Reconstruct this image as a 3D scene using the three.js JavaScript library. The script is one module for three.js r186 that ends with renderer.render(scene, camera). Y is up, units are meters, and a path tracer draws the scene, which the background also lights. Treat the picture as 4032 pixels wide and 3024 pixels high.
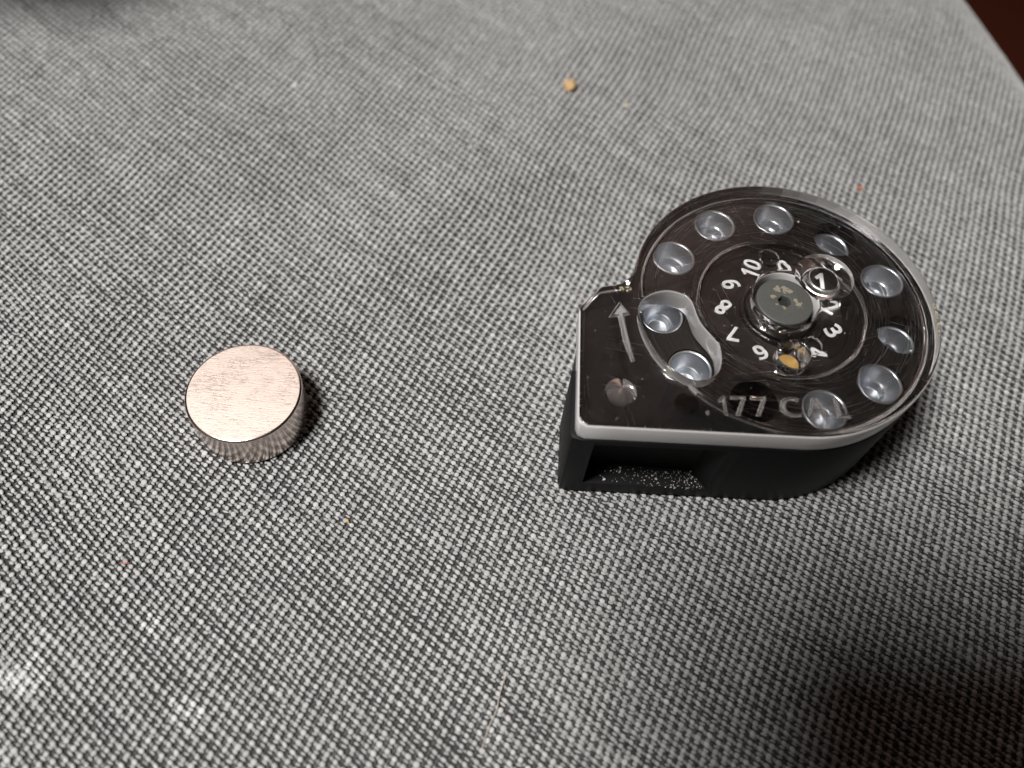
import * as THREE from 'three';
import { RoundedBoxGeometry } from 'three/addons/geometries/RoundedBoxGeometry.js';
import { TextGeometry } from 'three/addons/geometries/TextGeometry.js';
import { FontLoader } from 'three/addons/loaders/FontLoader.js';
import { mergeGeometries, mergeVertices, toCreasedNormals } from 'three/addons/utils/BufferGeometryUtils.js';
import { Brush, Evaluator, SUBTRACTION } from 'three-bvh-csg';

// ---------------------------------------------------------------- camera, light, exposure
const U = 0.00089;                       // one drawing unit in metres (the drawing unit is a little under a millimetre)
const D2R = Math.PI / 180;
const scene = new THREE.Scene();
const camera = new THREE.PerspectiveCamera(50, 4 / 3, 0.004, 20);
camera.position.set(0, 92.62 * U, 0);
camera.rotation.set(-58.67 * D2R, 0, 6.06 * D2R);
camera.focus = 99 * U;
camera.userData.fStop = 16;
const renderer = new THREE.WebGLRenderer({ antialias: true });
renderer.toneMapping = THREE.LinearToneMapping;
renderer.toneMappingExposure = 10.0;
renderer.shadowMap.enabled = true;
scene.background = new THREE.Color().setRGB(0.0018, 0.0013, 0.0011);   // the dim brown room all round

const LAMP = new THREE.Vector3(-165, 455, 42).multiplyScalar(U);
const lampLight = new THREE.PointLight(new THREE.Color().setRGB(1.0, 0.965, 0.93), 0.092);
lampLight.position.copy(LAMP);
lampLight.castShadow = true;
lampLight.shadow.radius = 2.7;           // shadow softness of the unseen lamp, wider than its bulb mesh
lampLight.shadow.camera.near = 0.05; lampLight.shadow.camera.far = 5;
scene.add(lampLight);

// ---------------------------------------------------------------- helpers
let seed = 20240611;
function rnd() { seed |= 0; seed = (seed + 0x6D2B79F5) | 0; let t = Math.imul(seed ^ (seed >>> 15), 1 | seed); t = (t + Math.imul(t ^ (t >>> 7), 61 | t)) ^ t; return ((t ^ (t >>> 14)) >>> 0) / 4294967296; }
const rr = (a, b) => a + (b - a) * rnd();
function hash2(x, y) { let h = Math.imul(x | 0, 374761393) + Math.imul(y | 0, 668265263); h = Math.imul(h ^ (h >>> 13), 1274126177); return ((h ^ (h >>> 16)) >>> 0) / 4294967296; }
function vnoise(x, y) {
  const xi = Math.floor(x), yi = Math.floor(y), fx = x - xi, fy = y - yi, u = fx * fx * (3 - 2 * fx), v = fy * fy * (3 - 2 * fy);
  const a = hash2(xi, yi), b = hash2(xi + 1, yi), c = hash2(xi, yi + 1), d = hash2(xi + 1, yi + 1);
  return a + (b - a) * u + (c - a) * v + (a - b - c + d) * u * v;
}
const fbm = (x, y) => 0.55 * vnoise(x, y) + 0.3 * vnoise(x * 2.1 + 7, y * 2.1 + 3) + 0.15 * vnoise(x * 4.3 + 1, y * 4.3 + 9);
const names = {};
function numbered(name) { const n = names[name] = (names[name] ?? -1) + 1; return n ? `${name}_${String(n).padStart(3, '0')}` : name; }
function shade(o) { o.traverse((c) => { if (c.isMesh) { c.castShadow = true; c.receiveShadow = true; } }); return o; }
function thing(name, label, category, pos, group) {
  const o = new THREE.Group(); o.name = numbered(name); o.userData = { label, category }; if (group) o.userData.group = group;
  o.scale.setScalar(U); o.position.set(pos[0], pos[1], pos[2]).multiplyScalar(U); scene.add(o); return o;
}
function part(name, geo, mat, parent, label) {
  const m = new THREE.Mesh(geo, mat); m.name = name; if (label) m.userData.label = label; m.castShadow = m.receiveShadow = true; parent.add(m); return m;
}
function tex(w, h, fn, srgb = false) {
  const d = new Uint8Array(w * h * 4);
  for (let y = 0; y < h; y++) for (let x = 0; x < w; x++) { const c = fn(x, y), k = (y * w + x) * 4; d[k] = 255 * c[0]; d[k + 1] = 255 * c[1]; d[k + 2] = 255 * c[2]; d[k + 3] = 255; }
  const t = new THREE.DataTexture(d, w, h); t.magFilter = THREE.LinearFilter; t.minFilter = THREE.LinearMipmapLinearFilter; t.generateMipmaps = true; t.wrapS = t.wrapT = THREE.RepeatWrapping;
  if (srgb) t.colorSpace = THREE.SRGBColorSpace; t.needsUpdate = true; return t;
}
const lin = (r, g = r, b = r) => new THREE.Color().setRGB(r, g, b);
const up = (g) => g.rotateX(-Math.PI / 2);           // a shape drawn as (x, -z) stands up along +y
const V2 = (x, z) => new THREE.Vector2(x, -z);
const lathe = (pts, seg = 64) => new THREE.LatheGeometry(pts.map(([r, y]) => new THREE.Vector2(r, y)), seg);
const planarUV = (g, s) => { const p = g.attributes.position, uv = new Float32Array(p.count * 2); for (let i = 0; i < p.count; i++) { uv[2 * i] = p.getX(i) * s + 0.5; uv[2 * i + 1] = p.getZ(i) * s + 0.5; } g.setAttribute('uv', new THREE.BufferAttribute(uv, 2)); return g; };
const evaluator = new Evaluator(); evaluator.attributes = ['position', 'normal', 'uv']; evaluator.useGroups = false;
function cut(geo, cutters) {
  let a = new Brush(geo); a.updateMatrixWorld();
  for (const c of cutters) { const b = new Brush(c); b.updateMatrixWorld(); a = evaluator.evaluate(a, b, SUBTRACTION); a.updateMatrixWorld(); }
  const g = a.geometry; g.clearGroups(); return g;
}

// ---------------------------------------------------------------- the setting: cushion and floor
const floor = new THREE.Mesh(new THREE.PlaneGeometry(4, 4).rotateX(-Math.PI / 2), new THREE.MeshStandardMaterial({ color: lin(0.10, 0.018, 0.004), roughness: 0.7 }));
floor.name = 'floor'; floor.userData = { kind: 'structure', label: 'dark red brown floor far below the cushion edge' }; floor.position.y = -0.28; shade(floor); scene.add(floor);
// the pale pinkish room wall behind the seat: out of the frame, mirrored in the lid, its rim and the magnet
const wall = new THREE.Mesh(new THREE.BoxGeometry(1.9, 2.0, 0.1).translate(-0.68, 0.72, -0.72), new THREE.MeshStandardMaterial({ color: lin(0.76, 0.55, 0.48), roughness: 0.9 }));
wall.name = 'wall'; wall.userData = { kind: 'structure', label: 'unseen pale pinkish room wall behind the seat, reflected in the lid and magnet' }; shade(wall); scene.add(wall);

// cushion surface: s runs across (flat, then round the right edge), z away from the camera is negative
const ROUND = 15;
const edgeX = (z) => 93.5 + 0.252 * (z + 134) - 0.0012 * (z + 134) ** 2;      // outermost x of the cushion at depth z
const relief = (x, z) => 0.9 * (fbm(x * 0.022 + 3, z * 0.022 + 11) - 0.5) + 0.22 * (fbm(x * 0.11, z * 0.11) - 0.5);
function surf(s, z, out = {}) {
  const s0 = edgeX(z) - ROUND, nx = out.n ?? (out.n = new THREE.Vector3()), p = out.p ?? (out.p = new THREE.Vector3());
  if (s < s0) { p.set(s, 0, z); nx.set(0, 1, 0); }
  else { const a = (s - s0) / ROUND; if (a < Math.PI / 2) { p.set(s0 + ROUND * Math.sin(a), -ROUND * (1 - Math.cos(a)), z); nx.set(Math.sin(a), Math.cos(a), 0); } else { p.set(s0 + ROUND, -ROUND - ROUND * (a - Math.PI / 2), z); nx.set(1, 0, 0); } }
  const h = relief(s, z) * THREE.MathUtils.smoothstep(Math.min(Math.hypot(s - 28, (z + 60) * 1.0) - 26, Math.hypot(s + 32, z + 48) - 9), 0, 14);
  p.addScaledVector(nx, h);
  const e = 1.5, hx = (relief(s + e, z) - relief(s - e, z)) / (2 * e), hz = (relief(s, z + e) - relief(s, z - e)) / (2 * e);
  nx.x -= hx * nx.y; nx.y += hx * nx.x * 0; nx.z -= hz; nx.normalize();
  return out;
}
const S0 = -175, S1 = 130, Z0 = -215, Z1 = 60;
const cushion = new THREE.Group(); cushion.name = 'cushion'; cushion.scale.setScalar(U);
cushion.userData = { kind: 'structure', label: 'grey woven fabric seat cushion under the magazine and magnet' };
scene.add(cushion);
{
  const nu = 150, nv = 130, pos = [], idx = [], o = {};
  for (let j = 0; j <= nv; j++) for (let i = 0; i <= nu; i++) { surf(S0 + (S1 - S0) * i / nu, Z0 + (Z1 - Z0) * j / nv, o); pos.push(o.p.x, o.p.y - 0.20, o.p.z); }
  for (let j = 0; j < nv; j++) for (let i = 0; i < nu; i++) { const a = j * (nu + 1) + i, b = a + 1, c = a + nu + 1, d = c + 1; idx.push(a, c, b, b, c, d); }
  const g = new THREE.BufferGeometry(); g.setAttribute('position', new THREE.Float32BufferAttribute(pos, 3)); g.setIndex(idx); g.computeVertexNormals();
  part('fabric_backing', g, new THREE.MeshStandardMaterial({ color: lin(0.030, 0.028, 0.028), roughness: 0.95 }), cushion);
}
{ // the weave: real yarn crossings in a two by two cell, laid over the cushion
  const A = new THREE.Vector2(0.90, 0.62), B = new THREE.Vector2(0.35, -1.0), det = A.x * B.y - A.y * B.x;
  const ball = mergeVertices(new THREE.IcosahedronGeometry(1, 3).deleteAttribute('normal').deleteAttribute('uv'));
  const shape = (f) => { const g = ball.clone(), p = g.attributes.position; for (let i = 0; i < p.count; i++) { const v = f(p.getX(i), p.getY(i), p.getZ(i)); p.setXYZ(i, v[0], v[1], v[2]); } g.computeVertexNormals(); return g; };
  // a two-filament float with a cleft along its length (x), a twisted one, and a plain one
  const cleft = shape((x, y, z) => { const c = 1 - 0.20 * Math.exp(-z * z * 26) * Math.max(0, y); const q = 1 - 0.12 * x * x; return [x, y * c, z * q * (1 + 0.05 * Math.sin(7 * x))]; });
  const twist = shape((x, y, z) => { const s = z - 0.35 * x; return [x, y * (1 - 0.14 * Math.exp(-s * s * 30) * Math.max(0, y)), z]; });
  const plain = ball.clone(); plain.computeVertexNormals();
  const angA = Math.atan2(A.y, A.x), angO = Math.atan2(0.36, 0.84), angB = Math.atan2(B.y, B.x);
  // [geometry, cell offset along A, along B, yarn direction, half length, half width, half height, height of centre, base grey, spread]
  const kinds = [
    ['big', cleft, 0.5, 0.44, angA + 0.10, 0.35, 0.295, 0.21, 0.15, 0.43, 0.10],
    ['small', plain, 0.0, 0.42, angA, 0.24, 0.185, 0.16, 0.09, 0.29, 0.08],
    ['oval', twist, 0.5, -0.02, angO, 0.34, 0.165, 0.15, 0.12, 0.36, 0.09],
    ['link', plain, 0.25, 0.43, angA, 0.62, 0.20, 0.13, 0.0, 0.125, 0.04],
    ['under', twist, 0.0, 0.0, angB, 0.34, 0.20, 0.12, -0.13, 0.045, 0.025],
  ];
  const cells = [], dusty = [[-47.4, -14.4, 1.9], [-49.5, -13.6, 1.2], [-30.2, -12.6, 1.5], [-28.6, -11.2, 0.9], [-36.6, -20.9, 1.0]];
  const o = {};
  const cam = camera.clone(); cam.aspect = 4 / 3; cam.updateProjectionMatrix(); cam.updateMatrixWorld(true);
  const inv = new THREE.Matrix4().copy(cam.matrixWorld).invert(), v = new THREE.Vector3();
  const th = Math.tan(25 * D2R);
  const keep = (x, z) => {            // laid where the picture could see it, with a wide margin for other viewpoints
    surf(x, z, o); v.copy(o.p).multiplyScalar(U).applyMatrix4(inv);
    const d = -v.z; return d > 0.02 && Math.abs(v.x) < d * th * 4 / 3 * 1.10 + 0.022 && Math.abs(v.y) < d * th * 1.10 + 0.022;
  };
  for (let i = -400; i <= 400; i++) for (let j = -400; j <= 400; j++) {
    let x = i * A.x + j * B.x, z = i * A.y + j * B.y - 60;
    if (x < S0 || x > S1 - 8 || z < Z0 || z > Z1) continue;
    if (keep(x, z)) cells.push([x, z, i, j]);
  }
  const m = new THREE.MeshPhysicalMaterial({ color: 0xffffff, roughness: 0.62, sheen: 0.7, sheenRoughness: 0.5, sheenColor: lin(0.6) });
  const basis = new THREE.Matrix4(), q = new THREE.Quaternion(), sc = new THREE.Vector3(), mat = new THREE.Matrix4(), xa = new THREE.Vector3(), za = new THREE.Vector3(), col = new THREE.Color();
  for (const [nm, geo, fa, fb, dir, L, W, H, yc, grey, sp] of kinds) {
    const im = new THREE.InstancedMesh(geo, m, cells.length); im.name = 'weave_threads'; im.userData.kind = 'stuff';
    cells.forEach(([x0, z0, i, j], k) => {
      // the cloth is pulled a little out of true, slowly over its surface, and each thread wanders
      const wx = 1.5 * (vnoise(x0 * 0.05 + 40, z0 * 0.05) - 0.5) + 0.24 * (vnoise(i * 0.31, j * 0.13 + 60) - 0.5), wz = 1.5 * (vnoise(x0 * 0.05, z0 * 0.05 + 90) - 0.5) + 0.24 * (vnoise(i * 0.13 + 30, j * 0.37) - 0.5);
      const x = x0 + fa * A.x + fb * B.x + wx + rr(-0.06, 0.06), z = z0 + fa * A.y + fb * B.y + wz + rr(-0.06, 0.06);
      surf(x, z, o);
      const a = dir + rr(-0.2, 0.2);
      xa.set(Math.cos(a), 0, Math.sin(a)); xa.addScaledVector(o.n, -xa.dot(o.n)).normalize(); za.crossVectors(xa, o.n);
      basis.makeBasis(xa, o.n, za); q.setFromRotationMatrix(basis);
      const w = rr(0.85, 1.14); const slub = 0.8 + 0.4 * vnoise(i * 0.22 + hash2(j, 3) * 40, j * 1.7); sc.set(L * w, H * rr(0.85, 1.15), W * rr(0.85, 1.15) * slub);
      v.copy(o.p).addScaledVector(o.n, yc + rr(-0.02, 0.02) - 0.09);
      mat.compose(v, q, sc); im.setMatrixAt(k, mat);
      const soil = 0.90 + 0.16 * fbm(x * 0.09 + 5, z * 0.09 + 5);
      const yarn = 0.92 + 0.16 * hash2(j, nm.length * 17 + 3);
      let g = Math.max(0.012, (grey + sp * (rnd() + rnd() - 1)) * soil * yarn);
      for (const [px, pz, pr] of dusty) { const d = Math.hypot(x - px, z - pz) + 0.9 * (rnd() - 0.5); if (d < pr) g = Math.min(0.6, g * 1.15 + 0.10); }   // pale dust rubbed into the yarn
      im.setColorAt(k, col.setRGB(g * 0.985, g, g * 1.0));
    });
    im.castShadow = im.receiveShadow = true; cushion.add(im);
  }
  console.log('cells', cells.length);
}

// ---------------------------------------------------------------- the magazine
const HL = 13.47, HT = 16.65;
const mag = thing('pellet_magazine', 'black round pellet magazine with clear lid engraved .177 CAL', 'magazine', [31.09, 0.24, -61.96]);
mag.rotation.y = 1.24 * D2R;
const fontRegular = await new FontLoader().loadAsync('fonts/droid/droid_sans_regular.typeface.json');
const font = await new FontLoader().loadAsync('fonts/droid/droid_sans_bold.typeface.json');

function outline(inset, body) {
  const R = 18.15 - inset, s = new THREE.Shape(), P = [];
  const bl = [-24.25 + inset, 19.55 - inset], c = 0.7;
  P.push([bl[0] + c, bl[1]]);
  for (let i = 1; i <= 8; i++) { const t = i / 8; P.push([bl[0] + c + (0.2 - bl[0] - c) * t, bl[1] + (18.62 - inset - bl[1]) * t]); }
  const n = 110, a0 = 89, a1 = -173;
  for (let i = 1; i <= n; i++) { const a = a0 + (a1 - a0) * i / n, k = THREE.MathUtils.smoothstep(a, 35, 92), r = R + 0.47 * k; P.push([r * Math.cos(a * D2R), r * Math.sin(a * D2R)]); }
  // concave root, shoulder, chamfer, left side
  P.push([-18.35 + inset, -1.25], [-18.75 + inset * 0.5, -0.55], [-19.4, -0.12 + inset], [-22.1 + inset, 0.5 + inset], [-22.4 + inset, 0.75 + inset]);
  if (body) P.push([-23.3, 2.9], [-23.3, 10.2], [-24.5, 10.9]); else P.push([-24.3 + inset, 4.0], [-24.45 + inset, 4.5]);
  const bx = body ? -24.5 : bl[0];
  P.push([bx, bl[1] - c], [bx + c * 0.3, bl[1] - c * 0.3]);
  s.moveTo(P[0][0], -P[0][1]); for (const [x, z] of P.slice(1)) s.lineTo(x, -z); s.closePath();
  return s;
}
const loop = (pts, n = 72) => { const c = new THREE.CatmullRomCurve3(pts.map(([x, z]) => new THREE.Vector3(x, -z, 0)), true, 'centripetal'); const q = c.getPoints(n); q.pop(); return q.map((p) => new THREE.Vector2(p.x, p.y)); };
const circ = (x, z, r, n = 56) => { const p = new THREE.Path(); p.absarc(x, -z, r, 0, Math.PI * 2, true); return new THREE.Path(p.getPoints(n)); };

// body: a black cup with a well for the rotor and a pocket in its straight side
const blackPlastic = new THREE.MeshPhysicalMaterial({ color: lin(0.006, 0.006, 0.0065), roughness: 0.55, specularIntensity: 0.38 });
{
  const g = up(new THREE.ExtrudeGeometry(outline(0.2, true), { depth: HL - 0.08 - 0.4, bevelEnabled: true, bevelThickness: 0.2, bevelSize: 0.2, bevelSegments: 2, curveSegments: 12 })); g.translate(0, 0.2, 0);
  const well = new THREE.CylinderGeometry(17.1, 17.1, 20, 120).translate(0, 13.6, 0);
  const w = new THREE.Shape([V2(-21.9, 25), V2(-21.9, 17.2), V2(-21.3, 16.6), V2(-9.3, 16.6), V2(-8.7, 16.8), V2(-6.2, 19.8), V2(-6.0, 25)]);
  const pocket = up(new THREE.ExtrudeGeometry(w, { depth: HL - 2.5 - 0.9, bevelEnabled: false })).translate(0, 2.5, 0);
  const peg = new THREE.CylinderGeometry(1.35, 1.35, 4, 40).translate(-12.0, HL - 0.8, 14.6);
  // the rear-right rib pattern: fine vertical flutes round the curved wall
  part('body', toCreasedNormals(cut(g, [well, pocket, peg, new THREE.CylinderGeometry(1.8, 1.8, 6, 40).translate(-19.3, HL - 1.5, 13.8)]), 0.5), blackPlastic, mag);
}
{ // dust lying in the pocket
  const n = 210, im = new THREE.InstancedMesh(new THREE.TetrahedronGeometry(1, 1), new THREE.MeshStandardMaterial({ color: 0xffffff, roughness: 0.9 }), n); im.name = 'dust'; im.userData.kind = 'stuff';
  const mt = new THREE.Matrix4(), q = new THREE.Quaternion(), e = new THREE.Euler(), c = new THREE.Color();
  for (let i = 0; i < n; i++) {
    const big = rnd() < 0.12, s = big ? rr(0.10, 0.19) : rr(0.035, 0.085), u = rnd();
    e.set(rr(0, 6), rr(0, 6), rr(0, 6)); q.setFromEuler(e);
    mt.compose(new THREE.Vector3(-20.5 + 13 * Math.sqrt(u), 2.5 + s * 0.5, rr(16.8, 19.2)), q, new THREE.Vector3(s * rr(0.8, 1.9), s * 0.7, s));
    im.setMatrixAt(i, mt); const g = rr(0.18, 0.6); im.setColorAt(i, c.setRGB(g, g * 0.96, g * 0.9));
  }
  im.castShadow = im.receiveShadow = true; mag.add(im);
}

// rotor: black drum with eleven bores and the moulded numbers
const ringScratch = tex(1024, 1024, (x, y) => {       // fine rings worn into the drum by turning under the lid, broken into arcs
  const X = x - 512, Y = y - 512, r = Math.hypot(X, Y), a = Math.atan2(Y, X), k = Math.floor(r * 0.9);
  const arc = vnoise(a * 3.2 + 20 + hash2(k, 1) * 9, k * 0.37) > 0.52 ? 1 : 0.15, v = 0.5 + 0.6 * (hash2(k, 7) - 0.5) * arc + 0.12 * (vnoise(x * 0.4, y * 0.4) - 0.5); const c = Math.min(1, Math.max(0, v)); return [c, c, c];
});
const rotorMat = new THREE.MeshPhysicalMaterial({ color: lin(0.014, 0.0115, 0.0105), roughness: 0.36, specularIntensity: 0.8 });
const drumMat = rotorMat.clone(); drumMat.roughness = 0.8; drumMat.roughnessMap = ringScratch; drumMat.bumpMap = ringScratch; drumMat.bumpScale = 0.000014;
const RT = 13.22, rotorAngles = []; for (let k = 0; k < 11; k++) rotorAngles.push(-153.6 + k * 32.727);
const PR = 14.15;
let rotor;
{
  const g = lathe([[4.6, 5], [16.85, 5], [16.85, RT - 0.15], [16.7, RT], [10.25, RT], [10.1, RT - 0.1], [9.95, 12.45], [9.8, 12.35], [5.1, 12.35], [5.0, 12.45], [4.9, 12.9], [4.6, 12.9], [4.6, 5]], 144);
  const bores = rotorAngles.map((a) => new THREE.CylinderGeometry(2.72, 2.5, 9, 40).translate(PR * Math.cos(a * D2R), RT - 4.2, PR * Math.sin(a * D2R)));
  rotor = part('rotor', planarUV(toCreasedNormals(cut(g, bores), 0.5), 1 / 36), drumMat, mag, 'black numbered rotor under the clear lid');
  const white = new THREE.MeshStandardMaterial({ color: lin(0.86, 0.87, 0.87), roughness: 0.5 });
  const nums = [['0', -79], ['10', -114], ['9', -147], ['8', -180], ['7', 147], ['6', 115], ['5', 84], ['4', 51], ['3', 18], ['2', -12], ['1', -43.5]];
  for (const [t, a] of nums) {
    const tg = new TextGeometry(t, { font: fontRegular, size: 1.85, depth: 0.08, curveSegments: 6, bevelEnabled: true, bevelThickness: 0.03, bevelSize: 0.075, bevelSegments: 1 });
    tg.computeBoundingBox(); const b = tg.boundingBox; tg.translate(-(b.min.x + b.max.x) / 2, -(b.min.y + b.max.y) / 2, 0);
    tg.scale(t === '10' ? 0.95 : 1.05, 1.08, 1);
    up(tg);                                          // glyph up is now -z (angle -90)
    tg.rotateY(-((a - 48) + 90) * D2R);
    { const q = t === '1' ? 8.0 : t === '0' ? 7.35 : t === '10' ? 7.15 : 6.85; tg.translate(q * Math.cos(a * D2R), 12.37, q * Math.sin(a * D2R)); }
    part('numeral', toCreasedNormals(tg, 0.4), white, rotor, `white moulded numeral ${t}`);
  }
}

// clear lid
const clear = new THREE.MeshPhysicalMaterial({ color: 0xffffff, roughness: 0.035, transmission: 1, thickness: 3, ior: 1.49, attenuationColor: lin(0.93, 0.91, 0.90), attenuationDistance: 0.02 });
{ // hairline scratches on the polished faces: rings from turning parts against it, and stray straight ones
  const cv = document.createElement('canvas'); cv.width = cv.height = 2048; const c = cv.getContext('2d'), K = 2048 / 48;
  c.fillStyle = 'rgb(10,10,10)'; c.fillRect(0, 0, 2048, 2048);
  const ink = () => { const v = Math.floor(rr(45, 130)); c.strokeStyle = `rgb(${v},${v},${v})`; c.lineWidth = rr(0.8, 2.2); };
  for (let i = 0; i < 260; i++) { ink(); const r = (rnd() < 0.65 ? rr(14.6, 17.6) : rr(9.6, 13)) * K, a = rr(0, 6.28); c.beginPath(); c.arc(1024 + rr(-6, 6), 1024 + rr(-6, 6), r, a, a + rr(0.08, 0.6)); c.stroke(); }
  for (let i = 0; i < 150; i++) { ink(); const x = rr(0, 2048), y = rr(0, 2048), a = rr(-0.5, 0.6) + (rnd() < 0.3 ? 1.2 : 0), l = rr(20, 190); c.beginPath(); c.moveTo(x, y); c.quadraticCurveTo(x + l * 0.5 * Math.cos(a) + rr(-6, 6), y + l * 0.5 * Math.sin(a) + rr(-6, 6), x + l * Math.cos(a), y + l * Math.sin(a)); c.stroke(); }
  const t = new THREE.CanvasTexture(cv); t.wrapS = t.wrapT = THREE.RepeatWrapping; t.repeat.set(1 / 48, 1 / 48); t.offset.set(0.5, 0.5); clear.roughness = 1; clear.roughnessMap = t;
}
{
  const s = outline(0.45, false);
  const slot = [[-17.8, 3.1], [-16.6, 1.2], [-13.9, 0.15], [-11.4, 1.1], [-10.2, 4.5], [-8.1, 7.9], [-8.6, 11.5], [-11.2, 12.85], [-14.3, 11.3], [-17.0, 7.1]];
  s.holes.push(new THREE.Path(loop(slot)), circ(0, 0.05, 4.3), circ(0, 7.95, 2.2, 40));
  const g = up(new THREE.ExtrudeGeometry(s, { depth: HT - HL - 0.75, bevelEnabled: true, bevelThickness: 0.375, bevelSize: 0.4, bevelOffset: 0.0, bevelSegments: 4, curveSegments: 24 })); g.translate(0, HL + 0.375, 0);
  // (holes shrink by the bevel: they were drawn a little large)
  const cutters = [];
  const lens = lathe([[0, -0.45], [1.6, -0.45], [1.66, -0.46], [1.8, -0.55], [2.0, -0.85], [2.2, -1.2], [2.45, -1.4], [2.7, -1.2], [2.95, -0.92], [3.3, -0.75], [3.48, -0.6], [3.5, 0.6], [0, 0.6]], 48).translate(5.0, HT, -3.75);
  cutters.push(lens);
  cutters.push(lathe([[0, -1.0], [1.8, -1.0], [1.78, 0], [0, 1.58]], 64).translate(-19.3, HL, 13.8));      // conical sinking from below
  // arrow, sunk with sloping walls
  const ar = new THREE.Shape(); { const p = [[-19.75, 2.55], [-18.45, 4.35], [-19.2, 4.55], [-18.75, 7.2], [-18.0, 10.6], [-18.45, 10.85], [-19.35, 8.2], [-19.95, 4.8], [-21.05, 5.0]]; ar.moveTo(p[0][0], -p[0][1]); for (const [x, z] of p.slice(1)) ar.lineTo(x, -z); ar.closePath(); }
  cutters.push(up(new THREE.ExtrudeGeometry(ar, { depth: 0.5, bevelEnabled: true, bevelThickness: 0.4, bevelSize: -0.22, bevelOffset: 0.0, bevelSegments: 5 })).translate(0, HT - 0.15, 0));
  // .177 CAL, sunk
  for (const [ch, x0, x1] of [['.', -10.4, -10.0], ['1', -8.95, -8.0], ['7', -7.5, -5.7], ['7', -5.3, -3.5], ['C', -2.2, 0.2], ['A', 0.7, 2.95], ['L', 3.9, 5.55]]) {
    const tg = new TextGeometry(ch, { font, size: 2.45, depth: 0.5, curveSegments: 6, bevelEnabled: true, bevelThickness: 0.42, bevelSize: -0.17, bevelOffset: 0.02, bevelSegments: 5 });
    tg.computeBoundingBox(); const b = tg.boundingBox; tg.translate(-b.min.x, 0, 0); tg.scale((x1 - x0) / (b.max.x - b.min.x), 1, 1);
    up(tg); tg.rotateY(4 * D2R); tg.translate(x0, HT - 0.16, 16.7 - 0.07 * (x0 + 10.2)); tg.translate(0, -0.0, 0); cutters.push(tg);
  }
  // ring grooves turned into the underside, where the lid seats in the body and over the number ring
  for (const [r, w, d] of [[16.95, 0.34, 0.62], [10.0, 0.22, 0.4]]) cutters.push(lathe([[r - w, HL - 0.4], [r + w, HL - 0.4], [r + w, HL], [r + w * 0.35, HL + d * 0.85], [r, HL + d], [r - w * 0.35, HL + d * 0.85], [r - w, HL], [r - w, HL - 0.4]], 120));
  // shallow moulding marks on the underside
  for (const [x, z, r] of [[-0.9, -7.4, 1.25], [2.9, 5.4, 1.35]]) cutters.push(new THREE.CylinderGeometry(r, r * 1.05, 1.2, 40).translate(x, HL - 0.25, z));
  const lg = toCreasedNormals(cut(g, cutters), 0.6), p = lg.attributes.position, fa = [], fb = [], fc = [], fd = [[], [], [], [], [], []], a = new THREE.Vector3(), b = new THREE.Vector3(), c = new THREE.Vector3();
  // matt walls (rim, slot, screw hole) are whitened for edge glow; faces stay clear
  const rim = outline(0.0, false).getPoints(), near = (x, z) => rim.some((q, i) => { const r = rim[(i + 1) % rim.length], dx = r.x - q.x, dy = r.y - q.y, t = THREE.MathUtils.clamp(((x - q.x) * dx + (-z - q.y) * dy) / (dx * dx + dy * dy), 0, 1); return Math.hypot(q.x + t * dx - x, q.y + t * dy + z) < 0.3; });
  const slotPath = loop(slot), inSlot = (x, z) => slotPath.some((q) => Math.hypot(q.x - x, q.y + z) < 0.75);
  for (let i = 0; i < p.count; i += 3) {
    a.fromBufferAttribute(p, i); b.fromBufferAttribute(p, i + 1); c.fromBufferAttribute(p, i + 2);
    const mx = (a.x + b.x + c.x) / 3, mz = (a.z + b.z + c.z) / 3, n = b.clone().sub(a).cross(c.clone().sub(a)).normalize();
    const az = Math.atan2(mz, mx) / D2R, darkRim = mz < 5 && az < -100 || (mx < -17 && mz < 5), half = !darkRim && mz < 0 && az < -55 ? Math.min(5, Math.floor((-55 - az) / 7.6)) : -1;      // glow painted by angle: rim whitened in front and right, clear at back left
    const matt = Math.abs(n.y) < 0.8 && ((near(mx, mz) && !darkRim) || inSlot(mx, mz) || (Math.hypot(mx, mz) < 4.6 && mz < 1 && Math.abs(n.y) < 0.3));
    const my = (a.y + b.y + c.y) / 3, mark = !matt && my > HT - 1.6 && my < HT - 0.02 && !near(mx, mz) && (mx < -17.6 || mz > 13.0);
    (matt && inSlot(mx, mz) ? fd[2] : matt && half >= 0 && near(mx, mz) ? fd[half] : matt ? fb : mark ? fc : fa).push(i, i + 1, i + 2);
  }
  lg.setIndex([...fa, ...fb, ...fc, ...fd.flat()]); { let at = fa.length + fb.length + fc.length; fd.forEach((f, k) => { lg.addGroup(at, f.length, 3 + k); at += f.length; }); } lg.addGroup(0, fa.length, 0); lg.addGroup(fa.length, fb.length, 1); lg.addGroup(fa.length + fb.length, fc.length, 2);
  const edgeGlow = clear.clone(); edgeGlow.roughnessMap = null; edgeGlow.roughness = 0.5; edgeGlow.transmission = 0.2; edgeGlow.color = lin(0.96, 0.95, 0.95); edgeGlow.clearcoat = 1; edgeGlow.clearcoatRoughness = 0.1;  // white, less clear material stands in for light glowing in the edges
  const edgeGlowSteps = [[0.45, 0.35], [0.4, 0.5], [0.34, 0.65], [0.28, 0.77], [0.2, 0.87], [0.12, 0.95]].map(([r, t]) => { const m = edgeGlow.clone(); m.roughness = r; m.transmission = t; return m; });  // steps of painted edge glow, fading from white to clear
  const sunk = clear.clone(); sunk.roughnessMap = null; sunk.roughness = 0.14; sunk.transmission = 0.74; sunk.color = lin(0.95);  // sunk marks made partly white to stand in for their glints
  part('lid', lg, [clear, edgeGlow, sunk, ...edgeGlowSteps], mag, 'clear acrylic lid engraved .177 CAL with an arrow');
}
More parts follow.
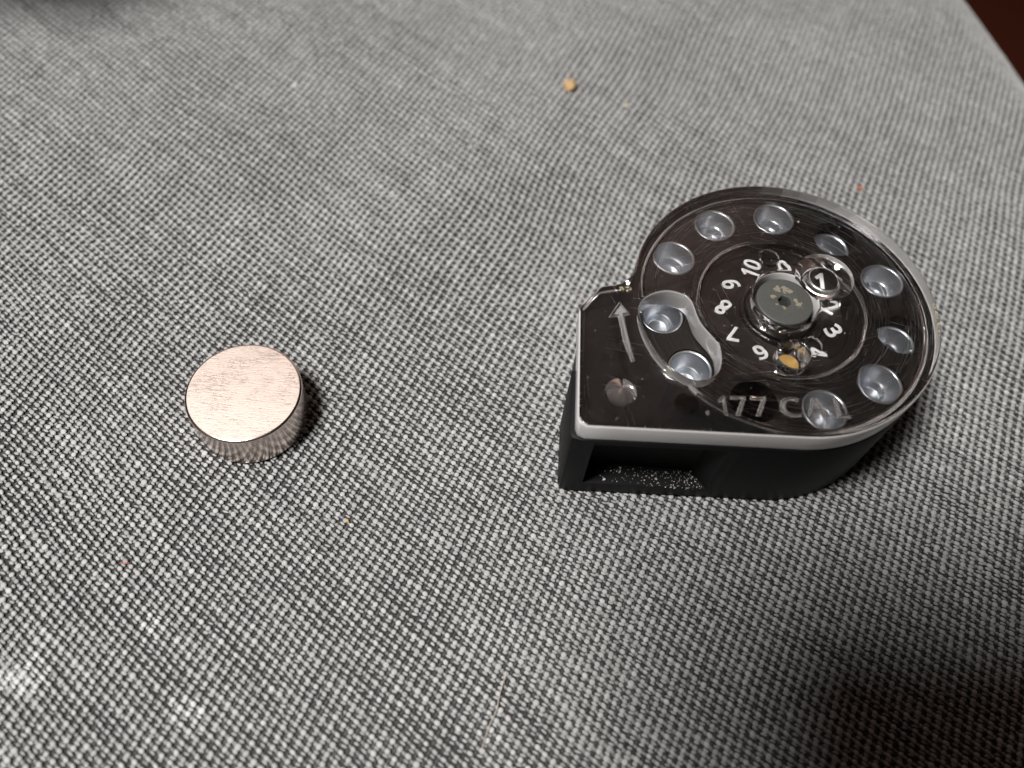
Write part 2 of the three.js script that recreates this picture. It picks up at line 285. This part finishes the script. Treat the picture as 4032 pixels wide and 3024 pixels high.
{ // dust and grit on top of the lid, and brown grime caught at its edge by the notch and on the far right
  const n = 340, im = new THREE.InstancedMesh(new THREE.TetrahedronGeometry(1, 1), new THREE.MeshStandardMaterial({ color: 0xffffff, roughness: 0.9 }), n); im.name = 'dust'; im.userData.kind = 'stuff';
  const mt = new THREE.Matrix4(), q = new THREE.Quaternion(), e = new THREE.Euler(), c = new THREE.Color();
  const onLid = (x, z) => { const r = Math.hypot(x, z); return (r < 17.4 || (x > -23.6 && x < -16 && z > 4 && z < 18.6)) && r > 4.3 && !(Math.abs(x + 13) < 5.2 && Math.abs(z - 6) < 7.2 && r > 9.5 && r < 18.5) && Math.hypot(x - 5, z + 3.75) > 3.7 && Math.hypot(x, z - 7.95) > 2.4 && Math.hypot(x + 19.5, z - 15) > 2 && !(z > 13.4 && x > -11 && x < 6); };
  for (let i = 0; i < n; i++) {
    let x, z; do { x = rr(-24, 17.5); z = rr(-17.5, 19); } while (!onLid(x, z));
    if (i < 60) { const k = rnd(); if (i < 34) { const a = rr(-4, 12) * D2R; x = (17.55 + 0.2 * k) * Math.cos(a); z = 17.65 * Math.sin(a); } else { x = -18.9 + rr(-0.9, 0.5); z = 0.7 + rr(-0.15, 0.6); } }
    const s = i < 60 ? rr(0.05, 0.15) : rnd() < 0.06 ? rr(0.07, 0.12) : rr(0.02, 0.055);
    e.set(rr(0, 6), rr(0, 6), rr(0, 6)); q.setFromEuler(e);
    mt.compose(new THREE.Vector3(x, HT + s * 0.25, z), q, new THREE.Vector3(s * rr(0.8, 1.8), s * 0.6, s)); im.setMatrixAt(i, mt);
    const g = rr(0.3, 0.75); im.setColorAt(i, i < 60 ? c.setRGB(g * 0.75, g * 0.66, g * 0.42) : c.setRGB(g, g * 0.98, g * 0.94));
  }
  im.castShadow = im.receiveShadow = true; mag.add(im);
}
// pivot screw with hex socket
{
  const hx = []; for (let k = 0; k < 6; k++) hx.push(V2(1.0 * Math.cos(k * Math.PI / 3 + 0.3), 1.0 * Math.sin(k * Math.PI / 3 + 0.3)));
  const s = new THREE.Shape(); s.absarc(0, 0, 3.2, 0, Math.PI * 2); s.holes.push(new THREE.Path(hx));
  const g = up(new THREE.ExtrudeGeometry(s, { depth: 1.0, bevelEnabled: true, bevelThickness: 0.16, bevelSize: 0.16, bevelSegments: 3, curveSegments: 64 })).translate(0, HT - 0.7 - 1.16, 0);
  planarUV(g, 1 / 8);
  const grime = tex(256, 256, (x, y) => {
    const X = (x / 256 - 0.5) * 8, Z = (y / 256 - 0.5) * 8; let f = 0;
    for (const [cx, cz, r] of [[-0.7, -1.7, 0.5], [0.2, -1.75, 0.55], [0.75, -1.55, 0.35], [1.6, 0.35, 0.5], [-1.35, -0.6, 0.35], [-1.1, 0.55, 0.25], [-0.15, 0.9, 0.3], [1.3, -0.3, 0.25]]) { const d = Math.hypot(X - cx, Z - cz) / r; f = Math.max(f, (1 - d) + 0.9 * (vnoise(X * 5 + 9, Z * 5 + 4) - 0.55) > 0.12 && d < 1.2 ? 0.75 : 0); }
    const n = 0.9 + 0.2 * vnoise(x * 0.5, y * 0.5), b = [0.31 * n, 0.315 * n, 0.305 * n], k = [0.60, 0.57, 0.49];
    return [0, 1, 2].map((i) => b[i] + (k[i] - b[i]) * f);
  }, true);
  const sm = new THREE.MeshPhysicalMaterial({ map: grime, roughness: 0.5, metalness: 0.1 });
  const sc = part('screw', toCreasedNormals(g, 0.6), sm, mag, 'dark grey pivot screw with hex socket and grime flecks');
  part('socket_floor', new THREE.CylinderGeometry(1.1, 1.1, 0.3, 24).translate(0, HT - 1.75, 0), new THREE.MeshStandardMaterial({ color: lin(0.012, 0.011, 0.010), roughness: 0.8 }), sc);
  part('hub', lathe([[0, 8], [4.4, 8], [4.4, 12.95], [4.1, 13.05], [2.2, 13.1], [2.1, 15.0], [0, 15.0]], 64), rotorMat, mag);
}
part('steel_pin', lathe([[0, 9], [1.72, 9], [1.72, HL - 0.02], [0.06, HL + 1.45], [0, HL + 1.47]], 48).translate(-19.3, 0, 13.8), new THREE.MeshPhysicalMaterial({ color: lin(0.80, 0.75, 0.74), metalness: 1, roughness: 0.42 }), mag, 'silver conical pin tip under the lid corner');
{ // brass pin in its hole
  const brass = new THREE.MeshPhysicalMaterial({ color: lin(0.78, 0.50, 0.17), metalness: 0.85, roughness: 0.48 });
  part('brass_pin', lathe([[0, 10], [1.3, 10], [1.3, 14.45], [1.2, 14.56], [0.4, 14.58], [0.3, 14.52], [0, 14.52]], 40).translate(0, 0, 7.95), brass, mag, 'small brass pin end seen through the lid hole');
}

// ---------------------------------------------------------------- pellets, skirt up, one in each bore but one
const lead = new THREE.MeshPhysicalMaterial({ color: lin(0.47, 0.49, 0.52), metalness: 1.0, roughness: 0.40 });
const pelletShape = lathe([[0, -5.2], [1.6, -4.9], [2.1, -4.2], [2.15, -3.4], [1.55, -2.7], [1.6, -2.2], [2.45, -0.5], [2.6, 0], [2.62, 0.12], [2.5, 0.18], [2.3, 0.13], [2.2, 0], [2.1, -0.5], [1.9, -1.1], [1.62, -1.6], [1.46, -1.75], [1.36, -1.8], [1.3, -2.6], [1.22, -2.75], [1.1, -2.8], [0.4, -2.82], [0, -2.82]], 48);
const pelletLabels = ['outward of the numeral nine', 'outward of the numeral ten', 'outward of the numeral zero', 'beyond the round lens over the numeral one', 'across from the numeral two', 'across from the numeral three', 'across from the numeral four', 'below the letters A and L', null, 'seen in the open slot at its end nearer the letters', 'seen in the open slot at its arrow end'];
const tilt = { 3: [0.2, -2.2, 0.2], 5: [0.2, -2.0, 0.2] };      // two sit deeper in their bores
rotorAngles.forEach((a, k) => {
  if (!pelletLabels[k]) return;
  const t = mag.rotation.y, lx = PR * Math.cos(a * D2R), lz = PR * Math.sin(a * D2R), x = 31.09 + lx * Math.cos(t) + lz * Math.sin(t), z = -61.96 - lx * Math.sin(t) + lz * Math.cos(t);
  const p = thing('lead_pellet', (k > 8 ? 'silver lead pellet ' : 'silver lead pellet under the clear lid ') + pelletLabels[k], 'pellet', [x, (k > 8 ? 13.19 : 13.34) + (tilt[k] ? tilt[k][1] : 0), z], 'pellets in the magazine');
  part('pellet_skirt', pelletShape, lead, p); p.rotation.set(tilt[k] ? tilt[k][0] * 0.3 : rr(-0.03, 0.03), rr(0, 6), tilt[k] ? tilt[k][2] * 0.3 : rr(-0.03, 0.03));
});

// ---------------------------------------------------------------- the disc magnet
{
  const t = thing('disc_magnet', 'small shiny nickel disc magnet with brushed top lying on grey fabric', 'magnet', [-31.95, 0.24, -47.73]);
  const streak = tex(512, 512, (x, y) => {
    const s = vnoise(x * 0.03 + y * 0.004 + 3, y * 0.6), f = vnoise(x * 0.11, y * 1.1 + 40), sp = vnoise(x * 0.45, y * 0.45), b = fbm(x * 0.02, y * 0.02);
    const v = 0.54 + 0.20 * (s - 0.5) + 0.20 * (f - 0.5) + 0.22 * (sp - 0.5) + 0.16 * (b - 0.5) - (hash2(Math.floor(x / 60 + y * 0.013), Math.floor(y * 0.7)) > 0.985 ? 0.2 : 0); const c = Math.min(1, Math.max(0, v)); return [c, c, c];
  });
  const R = 6.9, H = 5.75, prof = [[0, 0], [R - 0.35, 0], [R - 0.1, 0.1], [R, 0.35], [R, H - 0.30], [R - 0.04, H - 0.16], [R - 0.12, H - 0.06], [R - 0.30, H]];
  const side = lathe(prof, 128), top = new THREE.CircleGeometry(R - 0.30, 96).rotateX(-Math.PI / 2).translate(0, H, 0);
  planarUV(top, 1 / 14);
  const nickel = new THREE.MeshPhysicalMaterial({ color: lin(0.78, 0.67, 0.61), metalness: 1, roughness: 0.20 });
  const face = new THREE.MeshPhysicalMaterial({ color: lin(0.78, 0.67, 0.61), metalness: 1, roughness: 1, roughnessMap: streak, bumpMap: streak, bumpScale: 0.000022 });
  part('rim', side, nickel, t); part('top_face', top, face, t, 'brushed nickel top face');
}

// ---------------------------------------------------------------- crumbs and lint
function crumb(label, x, z, r, c, group) {
  const g = new THREE.IcosahedronGeometry(1, 3), p = g.attributes.position, o = rr(0, 50);
  for (let i = 0; i < p.count; i++) { const X = p.getX(i), Y = p.getY(i), Z = p.getZ(i), k = 0.55 + 0.9 * fbm(X * 1.9 + o, Y * 1.9 + Z * 1.6 + o); p.setXYZ(i, X * k * r, Y * k * r * 0.8, Z * k * r); }
  const t = thing('crumb', label, 'crumb', [x, surf(x, z).p.y + 0.1 + r * 0.55, z], group);
  part('grain', toCreasedNormals(g, 1.2), new THREE.MeshStandardMaterial({ color: c, roughness: 0.7 }), t); t.rotation.y = rr(0, 6);
}
crumb('small tan crumb lying alone on the grey fabric', 4.3, -115.7, 1.18, lin(0.52, 0.35, 0.17));
crumb('tiny orange speck on the fabric behind the magazine', 51.6, -99.2, 0.38, lin(0.55, 0.16, 0.05));
crumb('tiny pale yellow speck beside the tan crumb', 14.0, -112.5, 0.34, lin(0.6, 0.55, 0.38));
crumb('tiny white speck on the blurred far fabric', -40.8, -109.1, 0.42, lin(0.55, 0.55, 0.53));
crumb('tiny amber speck stuck between threads in front of the magnet', -17.6, -35.0, 0.2, lin(0.6, 0.38, 0.12));
function fibre(label, pts, r, c) {
  const o = surf(pts[0][0], pts[0][2]).p.y + 0.25;
  const base = pts[0], t = thing('lint_fibre', label, 'lint', [base[0], o, base[2]]);
  const cv = new THREE.CatmullRomCurve3(pts.map((p) => new THREE.Vector3(p[0] - base[0], p[1], p[2] - base[2])));
  part('strand', new THREE.TubeGeometry(cv, 28, r, 6), new THREE.MeshStandardMaterial({ color: c, roughness: 0.8 }), t);
}
fibre('curled white lint fibre between the magnet and the crumb', [[-10.5, 0.1, -100.3], [-9.9, 0.3, -100.6], [-9.7, 0.2, -99.6], [-10.2, 0.15, -98.8], [-10.7, 0.2, -99.3]], 0.07, lin(0.75));
fibre('short white lint curl on fabric behind the magnet', [[-21.3, 0.1, -87.8], [-20.8, 0.25, -87.5], [-20.8, 0.2, -86.9], [-21.1, 0.1, -86.6]], 0.07, lin(0.75));
fibre('long pale hair lying on the fabric in front of the magazine', [[2.7, 0.1, -19.6], [2.2, 0.3, -17.6], [2.0, 0.25, -15.8], [1.3, 0.35, -13.8], [0.9, 0.15, -12.0]], 0.05, lin(0.55, 0.50, 0.42));
fibre('tiny red fibre on the fabric in front of the magnet', [[-41.8, 0.1, -27.2], [-41.3, 0.25, -27.1], [-40.9, 0.1, -27.3]], 0.06, lin(0.55, 0.12, 0.10));

// ---------------------------------------------------------------- out of the frame: the lamp, and the phone and block shading the cloth
{
  const t = thing('unseen_lamp', 'unseen warm white lamp out of view, lighting the cushion from the upper left', 'lamp', [LAMP.x / U, LAMP.y / U, LAMP.z / U]);  // out of view, placed to light the objects from the upper left
  part('globe', new THREE.SphereGeometry(11, 32, 20), new THREE.MeshStandardMaterial({ color: 0xffffff, emissive: lin(1.0, 0.95, 0.9), emissiveIntensity: 0.8 }), t);
  part('bulb_cap', new THREE.CylinderGeometry(8, 8, 26, 24).translate(0, 75, 0), new THREE.MeshStandardMaterial({ color: lin(0.6), roughness: 0.4, metalness: 0.8 }), t);
}
{
  const t = thing('smartphone', 'black smartphone held over the cushion taking the picture', 'phone', [0, 92.62, 0]);
  t.rotation.copy(camera.rotation);
  part('case', new RoundedBoxGeometry(176, 84, 9, 4, 4).translate(66, -13, 9), new THREE.MeshStandardMaterial({ color: lin(0.02), roughness: 0.5 }), t);
}
{
  const t = thing('unseen_block', 'unseen dark brown block out of view, darkening the far left of the cloth', 'unseen_block', [-157, 62, -168]);  // out of view, placed to darken the far left corner of the cloth
  part('shade_slab', new RoundedBoxGeometry(150, 20, 136, 4, 9), new THREE.MeshStandardMaterial({ color: lin(0.05, 0.022, 0.018), roughness: 0.7 }), t);
}
renderer.render(scene, camera);
